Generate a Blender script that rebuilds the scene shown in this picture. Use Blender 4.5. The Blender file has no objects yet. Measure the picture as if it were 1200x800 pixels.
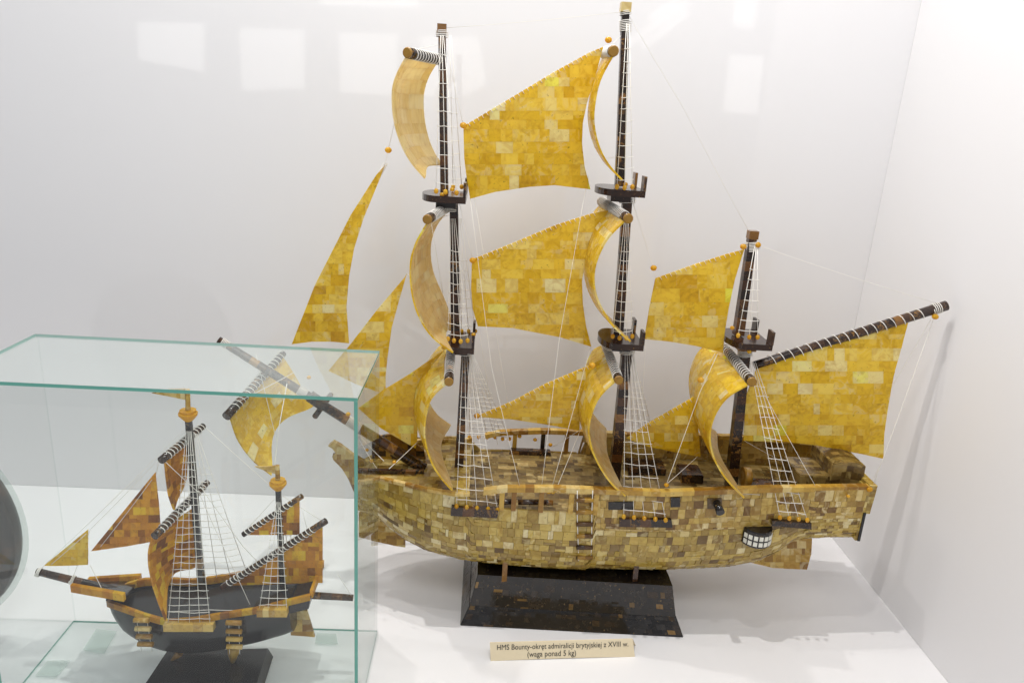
import bpy, bmesh, math, random
from mathutils import Vector, Matrix
from math import sin, cos, pi, radians

# ------------------------------------------------------------------ camera, world, lamps
S = 0.8                       # metres per unit: the camera is S above the shelf
sc = bpy.context.scene
COL = sc.collection
AX = Vector((.9978, .0498, .0442)); AY = Vector((-.0275, -.2959, .9548))
AX.normalize(); AY = (AY - AX*AY.dot(AX)).normalized(); AD = AX.cross(AY)   # image-space axes of world X, Y
if AD.y < 0: AD = -AD                                                      # world down
F = 868.0
cam_d = bpy.data.cameras.new('camera'); cam = bpy.data.objects.new('camera', cam_d); COL.objects.link(cam)
cam_d.sensor_fit = 'HORIZONTAL'; cam_d.sensor_width = 36; cam_d.lens = 36*F/1200; cam_d.clip_end = 100; cam_d.clip_start = .01
def w_of(c):                   # image axes (right, down, forward) -> world
    return Vector((c.dot(AX), c.dot(AY), -c.dot(AD)))
R = Matrix((w_of(Vector((1, 0, 0))), w_of(Vector((0, -1, 0))), w_of(Vector((0, 0, -1))))).transposed()
cam.matrix_world = Matrix.Translation((0, 0, S)) @ R.to_4x4()
sc.camera = cam
sc.view_settings.view_transform = 'Standard'; sc.view_settings.look = 'None'
sc.cycles.transparent_max_bounces = 40; sc.cycles.max_bounces = 12
sc.view_settings.exposure = 0; sc.view_settings.gamma = 1
wd = bpy.data.worlds.new('World'); sc.world = wd; wd.use_nodes = True
bg = wd.node_tree.nodes['Background']; bg.inputs[0].default_value = (.91, .95, 1, 1); bg.inputs[1].default_value = .42

def lamp(name, x, y, z, power, size, target, color=(1, .975, .94)):
    l = bpy.data.lights.new(name, 'AREA'); l.energy = power; l.shape = 'DISK'; l.size = size; l.color = color
    o = bpy.data.objects.new(name, l); COL.objects.link(o)
    o.location = Vector((x, y, z+1))*S
    d = Vector((target[0], target[1], target[2]+1))*S - o.location
    o.rotation_euler = d.to_track_quat('-Z', 'Y').to_euler()
    return o
lamp('ceiling_spot', -.18, 1.22, 1.80, 14.5, .022, (.30, 1.42, -1))
lamp('ceiling_spot', -.50, 1.58, 1.80, 7.5, .03, (-.35, 1.42, -1))
lamp('ceiling_spot', -1.20, 1.40, 1.80, 4.5, .05, (-1.1, 1.70, -.6))
lamp('ceiling_spot', .10, .78, 1.50, 3.0, .04, (.5, 1.42, -.6))
lamp('front_fill_light', .15, -.1, 1.25, 9.5, .6, (-.4, 1.75, -.2), (1, .99, .98))  # added soft fill from the front, lifts back wall, sails and hull side

# ------------------------------------------------------------------ pixel -> place helpers
def ray(px, py):
    return w_of(Vector((px-600, py-400, F)))
def at(px, py, Y):             # the point seen at (px,py) standing at depth Y
    r = ray(px, py); return Vector((0, 0, S)) + r*(Y*S/r.y)
def atz(px, py, z=0.0):        # the point seen at (px,py) at height z (metres)
    r = ray(px, py); return Vector((0, 0, S)) + r*((z-S)/r.z)
def PX(d, Y):                  # pixels -> metres at depth Y
    return d*Y*S/F*1.06

# ------------------------------------------------------------------ materials
MATS = {}
class NT:
    def __init__(s, name):
        s.m = bpy.data.materials.new(name); s.m.use_nodes = True; s.t = s.m.node_tree
        s.p = s.t.nodes['Principled BSDF']; s.out = s.t.nodes['Material Output']
    def n(s, typ, **kw):
        nd = s.t.nodes.new(typ)
        for k, v in kw.items():
            if k.startswith('i_'):
                nd.inputs[k[2:].replace('_', ' ')].default_value = v
            else: setattr(nd, k, v)
        return nd
    def l(s, a, b): s.t.links.new(a, b)
    def ramp(s, fac, stops, interp='LINEAR'):
        r = s.n('ShaderNodeValToRGB'); r.color_ramp.interpolation = interp
        e = r.color_ramp.elements
        while len(e) < len(stops): e.new(0.5)
        for el, (p, c) in zip(e, stops):
            el.position = p; el.color = (*c, 1)
        s.l(fac, r.inputs[0]); return r
    def mix(s, f, a, b, mode='MIX'):
        m = s.n('ShaderNodeMix', data_type='RGBA', blend_type=mode)
        if isinstance(f, (int, float)): m.inputs[0].default_value = f
        else: s.l(f, m.inputs[0])
        for sock, v in ((m.inputs[6], a), (m.inputs[7], b)):
            if isinstance(v, tuple): sock.default_value = (*v, 1)
            else: s.l(v, sock)
        return m.outputs[2]
    def math(s, op, a, b=None):
        m = s.n('ShaderNodeMath', operation=op)
        for i, v in enumerate((a, b)):
            if v is None: continue
            if isinstance(v, (int, float)): m.inputs[i].default_value = v
            else: s.l(v, m.inputs[i])
        return m.outputs[0]

def plain(name, col, rough=.6, bump=0, bscale=200, var=0, spec=.5, metallic=0):
    k = NT(name); p = k.p
    p.inputs['Base Color'].default_value = (*col, 1); p.inputs['Roughness'].default_value = rough
    p.inputs['Specular IOR Level'].default_value = spec; p.inputs['Metallic'].default_value = metallic
    tc = k.n('ShaderNodeTexCoord')
    if var:
        n = k.n('ShaderNodeTexNoise', i_Scale=bscale*.2, i_Detail=4.0); k.l(tc.outputs['Object'], n.inputs['Vector'])
        c = k.mix(n.outputs[0], tuple(x*(1-var) for x in col), tuple(min(1, x*(1+var)) for x in col)); k.l(c, p.inputs['Base Color'])
    if bump:
        n = k.n('ShaderNodeTexNoise', i_Scale=float(bscale), i_Detail=5.0); k.l(tc.outputs['Object'], n.inputs['Vector'])
        b = k.n('ShaderNodeBump', i_Strength=bump, i_Distance=.001); k.l(n.outputs[0], b.inputs['Height']); k.l(b.outputs[0], p.inputs['Normal'])
    MATS[name] = k.m; return k.m

def amber(name, stops, cloud=.35, spots=.5, translucent=.3, rough=.22, pale=(.86, .74, .45), palef=.25, dark=(.05, .025, .005), nscale=1.0, stretch=(1, 1, 1), depth=.5):
    """mosaic amber: every tile has its own tint (tile attribute), clouds, milky veins and dark inclusions"""
    k = NT(name); p = k.p
    at_ = k.n('ShaderNodeAttribute', attribute_name='tile')
    sep = k.n('ShaderNodeSeparateColor'); k.l(at_.outputs['Color'], sep.inputs[0])
    r1, r2, r3 = sep.outputs[0], sep.outputs[1], sep.outputs[2]
    tc = k.n('ShaderNodeTexCoord')
    off = k.n('ShaderNodeVectorMath', operation='SCALE'); k.l(at_.outputs['Color'], off.inputs[0]); off.inputs['Scale'].default_value = 7.0
    st = k.n('ShaderNodeVectorMath', operation='MULTIPLY'); k.l(tc.outputs['Object'], st.inputs[0]); st.inputs[1].default_value = stretch
    add = k.n('ShaderNodeVectorMath', operation='ADD'); k.l(st.outputs[0], add.inputs[0]); k.l(off.outputs[0], add.inputs[1])
    base = k.ramp(r1, stops).outputs[0]
    n1 = k.n('ShaderNodeTexNoise', i_Scale=90.0*nscale, i_Detail=5.0, i_Distortion=1.2); k.l(add.outputs[0], n1.inputs['Vector'])
    n2 = k.n('ShaderNodeTexNoise', i_Scale=38.0*nscale, i_Detail=3.0, i_Distortion=2.5); k.l(add.outputs[0], n2.inputs['Vector'])
    n3 = k.n('ShaderNodeTexNoise', i_Scale=240.0*nscale, i_Detail=3.0); k.l(add.outputs[0], n3.inputs['Vector'])
    c1 = k.ramp(n1.outputs[0], [(.3, (.66, .55, .36)), (.55, (1, 1, 1)), (.75, (1.0, 1.0, 1.0))]).outputs[0]
    c = k.mix(k.math('MULTIPLY', r3, cloud*1.5), base, c1, 'MULTIPLY')
    dv = k.ramp(n2.outputs[0], [(.36, (.74, .60, .40)), (.5, (.98, .97, .95)), (.66, (1.0, 1.0, 1.0))]).outputs[0]
    c = k.mix(depth, c, dv, 'MULTIPLY')
    # milky clouds on some tiles
    mf = k.math('MULTIPLY', k.ramp(n2.outputs[0], [(.5, (0, 0, 0)), (.62, (1, 1, 1))]).outputs[0], k.ramp(r2, [(.45, (0, 0, 0)), (1, (1, 1, 1))]).outputs[0])
    c = k.mix(k.math('MULTIPLY', mf, palef), c, pale)
    # inclusions
    sf = k.math('MULTIPLY', k.ramp(n3.outputs[0], [(.64, (0, 0, 0)), (.72, (1, 1, 1))]).outputs[0], k.ramp(n2.outputs[0], [(.46, (0, 0, 0)), (.56, (1, 1, 1))]).outputs[0])
    c = k.mix(k.math('MULTIPLY', sf, spots), c, dark)
    k.l(c, p.inputs['Base Color'])
    rr = k.math('MULTIPLY_ADD', r3, .2); k.t.nodes[-1].inputs[2].default_value = rough
    k.l(rr, p.inputs['Roughness'])
    p.inputs['IOR'].default_value = 1.54
    b = k.n('ShaderNodeBump', i_Strength=.25, i_Distance=.0008); k.l(n1.outputs[0], b.inputs['Height']); k.l(b.outputs[0], p.inputs['Normal'])
    if translucent:
        t = k.n('ShaderNodeBsdfTranslucent'); k.l(c, t.inputs[0])
        mx = k.n('ShaderNodeMixShader'); mx.inputs[0].default_value = translucent
        k.l(p.outputs[0], mx.inputs[1]); k.l(t.outputs[0], mx.inputs[2]); k.l(mx.outputs[0], k.out.inputs[0])
    MATS[name] = k.m; return k.m

M_SAIL = amber('sail_amber', [(0, (.78, .50, .02)), (.06, (.87, .62, .03)), (.5, (.93, .69, .05)), (.82, (.95, .75, .11)), (.92, (.96, .83, .32)), (.97, (.96, .89, .56)), (1, (.95, .90, .06))], translucent=.45, cloud=.45, palef=.55, rough=.10, depth=.45)
M_PALE = amber('sail_lining', [(0, (.93, .76, .34)), (.5, (.95, .80, .42)), (1, (.96, .84, .50))], translucent=.55, stretch=(1, 1, .22), cloud=.3, depth=.2, palef=.4, pale=(.9, .8, .62), spots=.1, rough=.15)
M_HULL = amber('hull_amber', [(0, (.14, .08, .02)), (.07, (.26, .165, .042)), (.35, (.39, .265, .055)), (.6, (.50, .35, .072)), (.84, (.60, .43, .095)), (.95, (.70, .57, .26)), (1, (.84, .75, .48))], translucent=.08, cloud=.6, palef=.5, pale=(.76, .64, .30), spots=.6, rough=.10)
M_RAIL = amber('rail_amber', [(0, (.28, .13, .015)), (.3, (.52, .30, .04)), (.7, (.68, .45, .09)), (1, (.78, .62, .28))], translucent=.12, cloud=.6, palef=.4, spots=.5)
M_DECK = amber('deck_amber', [(0, (.06, .035, .012)), (.15, (.14, .09, .03)), (.5, (.23, .16, .05)), (.85, (.31, .22, .075)), (1, (.50, .38, .16))], translucent=0, cloud=.6, palef=.5, pale=(.55, .45, .22), spots=.6)
M_CABIN = amber('cabin_amber', [(0, (.08, .045, .014)), (.5, (.19, .125, .035)), (1, (.32, .22, .07))], translucent=0, cloud=.6, palef=.4, pale=(.5, .38, .15), spots=.6)
M_SIDE = amber('bulwark_amber', [(0, (.16, .08, .02)), (.15, (.33, .20, .05)), (.5, (.48, .32, .07)), (.85, (.60, .42, .11)), (1, (.74, .60, .30))], translucent=.08, cloud=.6, palef=.5, spots=.5)
M_DARK = amber('dark_amber', [(0, (.014, .008, .006)), (.5, (.028, .013, .008)), (.8, (.05, .020, .008)), (.93, (.10, .038, .010)), (.98, (.22, .10, .018)), (1, (.36, .20, .04))], translucent=0, cloud=.7, palef=.8, pale=(.30, .15, .035), spots=1, nscale=1.7, depth=.2, rough=.10, dark=(.42, .22, .03))
M_DKAM = amber('tortoise_amber', [(0, (.03, .015, .008)), (.45, (.10, .045, .012)), (.75, (.28, .14, .02)), (1, (.55, .33, .04))], translucent=.05, cloud=.7, palef=.4, pale=(.5, .3, .05), spots=.6)
M_BLACK = amber('black_amber', [(0, (.008, .007, .008)), (.8, (.014, .011, .010)), (.97, (.03, .018, .010)), (1, (.24, .14, .04))], translucent=0, cloud=.5, palef=.1, pale=(.2, .14, .07), spots=.6, rough=.04, dark=(.30, .20, .08))
M_COGN = amber('cognac_amber', [(0, (.36, .13, .010)), (.25, (.68, .31, .014)), (.6, (.82, .43, .02)), (.85, (.90, .54, .03)), (1, (.95, .74, .04))], translucent=.5, cloud=.6, palef=.25, pale=(.7, .45, .15), spots=.6)
M_BEAD = amber('bead_amber', [(0, (.80, .46, .02)), (1, (.90, .60, .06))], translucent=.5, cloud=.2, palef=.1, spots=.1, rough=.05)
M_THREAD = plain('white_thread', (.86, .83, .77), .8)
M_WALL = plain('white_lacquered_board', (.80, .79, .80), .5, bump=.05, bscale=300)
M_WALLG = plain('glossy_white_board', (.80, .79, .80), .5, bump=.04, bscale=300)
pp_ = M_WALLG.node_tree.nodes['Principled BSDF']; pp_.inputs['Coat Weight'].default_value = 1; pp_.inputs['Coat Roughness'].default_value = .035
M_FLOOR = plain('white_shelf_board', (.83, .82, .83), .38, bump=.04, bscale=250)
M_CARD = plain('cream_paper', (.80, .68, .47), .85, bump=.1, bscale=900, var=.03)
M_INK = plain('black_ink', (.03, .03, .03), .8)
M_PANE = plain('mother_of_pearl', (.78, .76, .66), .3, bump=.2, bscale=300, var=.1)
M_GHULL = plain('black_lacquer', (.014, .014, .016), .2)

def glass(name, milk, tint=(.975, .99, .985)):
    k = NT(name)
    tr = k.n('ShaderNodeBsdfTransparent'); tr.inputs[0].default_value = (*tint, 1)
    gl = k.n('ShaderNodeBsdfGlossy'); gl.inputs['Roughness'].default_value = .01
    di = k.n('ShaderNodeBsdfDiffuse'); di.inputs[0].default_value = (.8, .86, .84, 1)
    fr = k.n('ShaderNodeFresnel', i_IOR=1.5)
    m1 = k.n('ShaderNodeMixShader'); m1.inputs[0].default_value = milk
    k.l(tr.outputs[0], m1.inputs[1]); k.l(di.outputs[0], m1.inputs[2])
    m2 = k.n('ShaderNodeMixShader'); ge = k.n('ShaderNodeNewGeometry'); fb = k.math('MULTIPLY', fr.outputs[0], k.math('SUBTRACT', 1.0, ge.outputs['Backfacing'])); k.l(fb, m2.inputs[0]); k.l(m1.outputs[0], m2.inputs[1]); k.l(gl.outputs[0], m2.inputs[2])
    k.l(m2.outputs[0], k.out.inputs[0]); return k.m
M_GLASS = glass('clear_glass', .004)
M_HAZE = glass('reflection_haze_glass', .10)  # diffuse share paints in the pale reflection haze on the top pane
M_TAPE = glass('clear_tape', .16, (.93, .96, .945))
kk = NT('green_glass_edge'); kk.p.inputs['Base Color'].default_value = (.13, .38, .31, 1); kk.p.inputs['Roughness'].default_value = .15
M_EDGE = kk.m

# ------------------------------------------------------------------ object helpers
ORG = {}
def tagit(o, label=None, cat=None, group=None, kind=None):
    if label: o['label'] = label
    if cat: o['category'] = cat
    if group: o['group'] = group
    if kind: o['kind'] = kind
    return o
def root(name, loc, label, cat, group=None):
    o = bpy.data.objects.new(name, None); COL.objects.link(o); o.location = loc; o.empty_display_size = .02
    ORG[o.name] = Vector(loc); return tagit(o, label, cat, group)
class MB:
    """a mesh in the making: vertices in world metres, a tint per face"""
    def __init__(s, seed=1):
        s.v = []; s.f = []; s.c = []; s.m = []; s.r = random.Random(seed); s.smooth = []
    def face(s, idx, col, mi=0, sm=False): s.f.append(idx); s.c.append(col); s.m.append(mi); s.smooth.append(sm)
    def col(s): return (s.r.random(), s.r.random(), s.r.random(), 1)
    def box(s, c, size, rot=None, col=None, mi=0):
        col = col or s.col(); b = len(s.v); c = Vector(c)
        for i in (-1, 1):
            for j in (-1, 1):
                for k in (-1, 1):
                    p = Vector((i*size[0]/2, j*size[1]/2, k*size[2]/2))
                    if rot is not None: p = rot @ p
                    s.v.append(c+p)
        for q in ((0, 1, 3, 2), (4, 6, 7, 5), (0, 4, 5, 1), (2, 3, 7, 6), (0, 2, 6, 4), (1, 5, 7, 3)): s.face([b+i for i in q], col, mi)
        return s
    def hexa(s, bot, top, col=None, mi=0):          # two quads (lists of 4) joined
        col = col or s.col(); b = len(s.v); n = len(bot); s.v += [Vector(p) for p in bot] + [Vector(p) for p in top]
        s.face([b+i for i in range(n)][::-1], col, mi); s.face([b+n+i for i in range(n)], col, mi)
        for i in range(n): j = (i+1) % n; s.face([b+i, b+j, b+n+j, b+n+i], col, mi)
        return s
    def tube(s, pts, rad, n=5, col=None, mi=0, seg_col=False, sm=True):
        col = col or s.col(); pts = [Vector(p) for p in pts]
        if len(pts) < 2: return s
        rads = rad if isinstance(rad, (list, tuple)) else [rad]*len(pts)
        t0 = (pts[1]-pts[0]).normalized(); up = Vector((0, 1, .13)) if abs(t0.y) < .9 else Vector((1, 0, .1))
        a = t0.cross(up).normalized(); rings = []
        for i, p in enumerate(pts):
            t = (pts[min(i+1, len(pts)-1)]-pts[max(i-1, 0)]).normalized()
            a = (a - t*a.dot(t)).normalized(); bb = t.cross(a); b = len(s.v)
            for k in range(n):
                an = 2*pi*(k+.5)/n; s.v.append(p + (a*cos(an)+bb*sin(an))*rads[i])
            rings.append(b)
        for i in range(len(rings)-1):
            cc = s.col() if seg_col else col
            for k in range(n):
                k2 = (k+1) % n; s.face([rings[i]+k, rings[i]+k2, rings[i+1]+k2, rings[i+1]+k], cc, mi, sm)
        s.face([rings[0]+k for k in range(n)][::-1], col, mi); s.face([rings[-1]+k for k in range(n)], col, mi)
        return s
    def ball(s, c, r, col=None, sq=1.0, n=8):
        col = col or s.col(); c = Vector(c); b = len(s.v); m = n//2+1
        for i in range(1, m):
            th = pi*i/m
            for k in range(n): s.v.append(c+Vector((r*sin(th)*cos(2*pi*k/n), r*sin(th)*sin(2*pi*k/n), r*sq*cos(th))))
        s.v.append(c+Vector((0, 0, r*sq))); s.v.append(c-Vector((0, 0, r*sq))); t = len(s.v)-2
        for i in range(m-2):
            for k in range(n): k2 = (k+1) % n; s.face([b+i*n+k, b+(i+1)*n+k, b+(i+1)*n+k2, b+i*n+k2], col, 0, True)
        for k in range(n):
            k2 = (k+1) % n; s.face([t, b+k, b+k2], col, 0, True); s.face([t+1, b+(m-2)*n+k2, b+(m-2)*n+k], col, 0, True)
        return s
    def lathe(s, c, prof, n=14, col=None):
        col = col or s.col(); c = Vector(c); b = len(s.v)
        for (r, z) in prof:
            for k in range(n): s.v.append(c+Vector((r*cos(2*pi*k/n), r*sin(2*pi*k/n), z)))
        for i in range(len(prof)-1):
            for k in range(n): k2 = (k+1) % n; s.face([b+i*n+k, b+i*n+k2, b+(i+1)*n+k2, b+(i+1)*n+k], col, 0, False)
        s.face([b+k for k in range(n)][::-1], col); s.face([b+(len(prof)-1)*n+k for k in range(n)], col)
        return s
    def build(s, name, mat, parent=None, label=None):
        me = bpy.data.meshes.new(name); o = bpy.data.objects.new(name, me); COL.objects.link(o)
        if parent is None:
            org = sum(s.v, Vector())/len(s.v); org.z = min(p.z for p in s.v); o.location = org
        else:
            org = ORG[parent.name]; o.parent = parent
        ORG[o.name] = org
        me.from_pydata([tuple(p-org) for p in s.v], [], s.f)
        for m in (mat if isinstance(mat, (list, tuple)) else [mat]): me.materials.append(m)
        for p, mi, sm in zip(me.polygons, s.m, s.smooth): p.material_index = mi; p.use_smooth = sm
        ca = me.color_attributes.new('tile', 'FLOAT_COLOR', 'CORNER')
        for p, c in zip(me.polygons, s.c):
            for li in p.loop_indices: ca.data[li].color = c
        me.validate(); me.update()
        if label: o['label'] = label
        return o

def clip_poly(poly, x0, x1, y0, y1):
    def cut(pts, inside, inter):
        out = []
        for i in range(len(pts)):
            a, b = pts[i-1], pts[i]; ia, ib = inside(a), inside(b)
            if ib:
                if not ia: out.append(inter(a, b))
                out.append(b)
            elif ia: out.append(inter(a, b))
        return out
    ix = lambda X: (lambda a, b: (X, a[1]+(b[1]-a[1])*(X-a[0])/(b[0]-a[0])))
    iy = lambda Y: (lambda a, b: (a[0]+(b[0]-a[0])*(Y-a[1])/(b[1]-a[1]), Y))
    for ins, it in ((lambda p: p[0] >= x0, ix(x0)), (lambda p: p[0] <= x1, ix(x1)), (lambda p: p[1] >= y0, iy(y0)), (lambda p: p[1] <= y1, iy(y1))):
        poly = cut(poly, ins, it)
        if len(poly) < 3: return []
    return poly

def tiles(mb, poly, mapf, tw, th, thick, sub=9, jit=.0003, colf=None, mi=(0, 0), gap=0):
    """lay an irregular mosaic over the 2-D outline; mapf(x, y, offset) -> world point"""
    r = mb.r; xs = [p[0] for p in poly]; ys = [p[1] for p in poly]
    y = min(ys)-th*r.random(); ymax = max(ys)
    while y < ymax:
        h = th*r.uniform(.75, 1.25); x = min(xs)-tw*r.random()
        while x < max(xs):
            w = tw*r.uniform(.55, 1.4)
            cells = [(x, x+w, y, y+h)]
            if r.random() < .07: cells = [(x, x+w, y, y+h*.5), (x, x+w, y+h*.5, y+h)]
            elif r.random() < .1: cells = [(x, x+w*.4, y, y+h), (x+w*.4, x+w, y, y+h)]
            for (a, b, c, d) in cells:
                if gap: a += gap; b -= gap; c += gap*th/tw; d -= gap*th/tw
                nx = max(1, math.ceil((b-a)/sub)); ny = max(1, math.ceil((d-c)/sub)); fl = []
                for i in range(nx):
                    for j in range(ny):
                        q = clip_poly(poly, a+(b-a)*i/nx, a+(b-a)*(i+1)/nx, c+(d-c)*j/ny, c+(d-c)*(j+1)/ny)
                        if len(q) >= 3:
                            qq = []
                            for p in q:
                                p = (round(p[0], 6), round(p[1], 6))
                                if not qq or p != qq[-1]: qq.append(p)
                            if len(qq) > 1 and qq[0] == qq[-1]: qq.pop()
                            if len(qq) >= 3: fl.append(qq)
                if not fl: continue
                col = colf(mb, (a+b)/2, (c+d)/2) if colf else mb.col()
                o1 = thick/2+r.uniform(0, jit); o0 = -thick/2-r.uniform(0, jit); vi = {}; edges = {}
                tx, ty = r.uniform(-jit, jit), r.uniform(-jit, jit)
                def vid(p):
                    if p not in vi:
                        dl = tx*((p[0]-a)/(b-a)-.5)+ty*((p[1]-c)/(d-c)-.5)
                        vi[p] = len(mb.v); mb.v.append(mapf(p[0], p[1], o1+dl)); mb.v.append(mapf(p[0], p[1], o0))
                    return vi[p]
                for q in fl:
                    ids = [vid(p) for p in q]
                    mb.face(ids, col, mi[0]); mb.face([i+1 for i in ids][::-1], col, mi[1])
                    for k in range(len(ids)):
                        e = (ids[k], ids[(k+1) % len(ids)])
                        if (e[1], e[0]) in edges: del edges[(e[1], e[0])]
                        else: edges[e] = 1
                for (e0, e1) in edges: mb.face([e0, e0+1, e1+1, e1], col, mi[0])
            x += w
        y += h
    return mb

def interp_path(pts, t):
    """smooth (Catmull-Rom) point at parameter t in 0..1 along 3-D/2-D points"""
    n = len(pts)-1; f = max(0, min(.99999, t))*n; i = int(f); u = f-i
    p0 = pts[max(i-1, 0)]; p1 = pts[i]; p2 = pts[min(i+1, n)]; p3 = pts[min(i+2, n)]
    return .5*((2*p1)+(p2-p0)*u+(2*p0-5*p1+4*p2-p3)*u*u+(3*p1-p0-3*p2+p3)*u*u*u)

# ---- flat (fore-and-aft) sails: outline in pixels, standing in the ship's own plane with a gentle belly
def flat_sail(name, outline, Y, parent, mat, tw=19, th=13, thick=1.6, belly=.012, stitch=None, seed=1, label=None, seam=None):
    tw *= .92; mb = MB(seed); xs = [p[0] for p in outline]; ys = [p[1] for p in outline]
    cx, cy = sum(xs)/len(xs), sum(ys)/len(ys); sx = max(xs)-min(xs); sy = max(ys)-min(ys)
    def mapf(x, y, o):
        bl = belly*max(0, 1-((x-cx)/sx*1.8)**2)*max(0, 1-((y-cy)/sy*1.8)**2)
        p = at(x, y, Y-bl); p.y -= o; return p
    tiles(mb, outline, mapf, tw, th, thick*.001, sub=12, jit=.0005)
    s = mb.build(name, mat, parent, label)
    if stitch:
        st = MB(seed+5); a, b = stitch
        for i in range(len(a) if isinstance(a, list) else 1): pass
        L = math.hypot(b[0]-a[0], b[1]-a[1]); n = int(L/6)
        # follow the outline's top edge by interpolating along the given pixel points
        for i in range(n):
            t = (i+.5)/n; x = a[0]+(b[0]-a[0])*t; y = a[1]+(b[1]-a[1])*t
            # find the outline height at x nearest to y
            best = None
            for j in range(len(outline)):
                p, q = outline[j-1], outline[j]
                if (p[0]-x)*(q[0]-x) <= 0 and p[0] != q[0]:
                    yy = p[1]+(q[1]-p[1])*(x-p[0])/(q[0]-p[0])
                    if best is None or abs(yy-y) < abs(best-y): best = yy
            if best is None: best = y
            if abs(best-y) > 12: continue
            p0 = mapf(x, best-.8, .0012); p1 = mapf(x+2.5, best+3.2, .0014)
            st.tube([p0, (p0+p1)/2-Vector((0, .0006, 0)), p1], .0005, 4)
        if st.v: st.build('stitching', M_THREAD, s)
    return s

# ---- square sails: near edge and far edge in pixels at their own depths, lofted
def square_sail(near, far, Yn, Yf, parent, mats, bulge=.02, tw=.022, th=.016, seed=1, foot=.25, name='sail', label=None, pal=True):
    A = [at(x, y, Yn) for x, y in near]; B = [at(x, y, Yf) for x, y in far]
    Lv = sum((A[i+1]-A[i]).length for i in range(len(A)-1)); Lu = (A[0]-B[0]).length*.5+(A[-1]-B[-1]).length*.5
    def sf(u, v):
        vv = v*(1-foot*.5*sin(pi*u)*max(0, v-.5)*2)
        p = interp_path(A, vv)*(1-u)+interp_path(B, vv)*u
        return p + Vector((-1, 0, -.15))*bulge*sin(pi*u)*sin(pi*min(1, .15+vv*.85))*S
    def mapf(x, y, o):
        u, v = x/Lu, y/Lv; e = .01
        p = sf(u, v); du = sf(min(1, u+e), v)-sf(max(0, u-e), v); dv = sf(u, min(1, v+e))-sf(u, max(0, v-e))
        n = du.cross(dv)
        if n.length > 1e-12: n.normalize()
        if n.x > 0: n = -n
        return p+n*o
    mb = MB(seed); tiles(mb, [(0, 0), (Lu, 0), (Lu, Lv), (0, Lv)], mapf, tw, th, .0024, sub=.010, jit=.0002, mi=(0, 1 if pal else 0))
    return mb.build(name, mats, parent, label)

def coil(mb, a, b, r, pitch, tr=.0006, t0=0, t1=1, jitter=.0):
    d = b-a; L = d.length; d.normalize(); u = d.cross(Vector((.2, .3, 1))).normalized(); w = d.cross(u); n = max(2, int(L*(t1-t0)/pitch*10)); pts = []
    for i in range(n+1):
        t = t0+(t1-t0)*i/n; an = 2*pi*L*t/pitch
        pts.append(a+d*L*t+(u*cos(an)+w*sin(an))*(r+tr*.5))
    mb.tube(pts, tr, 4)

def spar(name, a, b, r0, r1, parent, mat=None, seed=1, nseg=0, n=10, wrap=None, label=None, pitch=.004, sq=False):
    L = (b-a).length; nseg = nseg or max(4, int(L/.014)); mb = MB(seed)
    pts = [a+(b-a)*i/nseg for i in range(nseg+1)]; rr = [r0+(r1-r0)*i/nseg for i in range(nseg+1)]
    mb.tube(pts, rr, 4 if sq else n, seg_col=True, sm=not sq)
    o = mb.build(name, mat or M_DARK, parent, label)
    if wrap:
        w = MB(seed+3); coil(w, a, b, max(r0, r1), pitch, .0007, wrap[0], wrap[1]); w.build('lashing', M_THREAD, o)
    return o

def line(parent, pts, r=.00045, name='rigging_line', mat=None):
    mb = MB(3); P = []
    for i in range(len(pts)-1):
        a, b = pts[i], pts[i+1]; n = 4; L = (b-a).length
        for k in range(n+(i == len(pts)-2)):
            t = k/n; P.append(a+(b-a)*t-Vector((0, 0, L*.006*4*t*(1-t))))
    return mb.tube(P, r, 4).build(name, mat or M_THREAD, parent)

def ladder(parent, apex, feet, y0t=.12, gap=.014, r=.00055, spread=.0, seed=1, tilt=0.0, name='shroud_ladder', deadeyes=True, der=.0034):
    """shrouds from the apex to the feet with ratlines knotted across"""
    mb = MB(seed); rnd = mb.r
    aps = [apex+(f-apex)*.0+Vector((spread*(i-(len(feet)-1)/2), 0, 0)) for i, f in enumerate(feet)]
    for a, f in zip(aps, feet): mb.tube([a, (a+f)/2, f], r, 4)
    L = (aps[0]-feet[0]).length; t = 1-gap*.6/L
    while t > y0t:
        pts = []
        for a, f in zip(aps, feet):
            p = a+(f-a)*(t+rnd.uniform(-.004, .004)); pts.append(p-Vector((0, r*1.3, 0)))
        ex = (pts[-1]-pts[0]); ex = ex.normalized()*.0015 if ex.length > 0 else ex
        pts[0] = pts[0]-ex; pts[-1] = pts[-1]+ex*rnd.uniform(.5, 2.0)
        q = [pts[0]]
        for i in range(1, len(pts)): q.append((pts[i-1]+pts[i])/2-Vector((0, 0, rnd.uniform(0, .0007)))); q.append(pts[i])
        mb.tube(q, r*.95, 4); t -= gap/L*rnd.uniform(.92, 1.08)
    o = mb.build(name, M_THREAD, parent)
    if deadeyes:
        for f in feet: MB(rnd.randint(1, 999)).ball(f, der, sq=1.2).build('deadeye', M_BEAD, o)
    return o
def bead(parent, px, py, Y, r=.0042):
    return MB(int(px)).ball(at(px, py, Y), r, sq=.85, n=10).build('bead', M_BEAD, parent)

# ------------------------------------------------------------------ the display niche
YB = 1.765; XR = .940
def slab(name, lo, hi, mat, bevel=0):
    mb = MB(1); lo = Vector(lo); hi = Vector(hi); mb.box((lo+hi)/2, hi-lo); o = mb.build(name, mat); o['kind'] = 'structure'; return o
slab('shelf', (-2.6*S, -.25*S, -.05), (XR*S-.0005, YB*S-.0005, 0), M_FLOOR)
slab('wall_back', (-2.6*S, YB*S, -.05), (XR*S+.05, YB*S+.03, 2.6), M_WALLG)
slab('wall_right', (XR*S, .86*S, -.05), (XR*S+.03, YB*S-.0005, 2.6), M_WALL)

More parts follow.
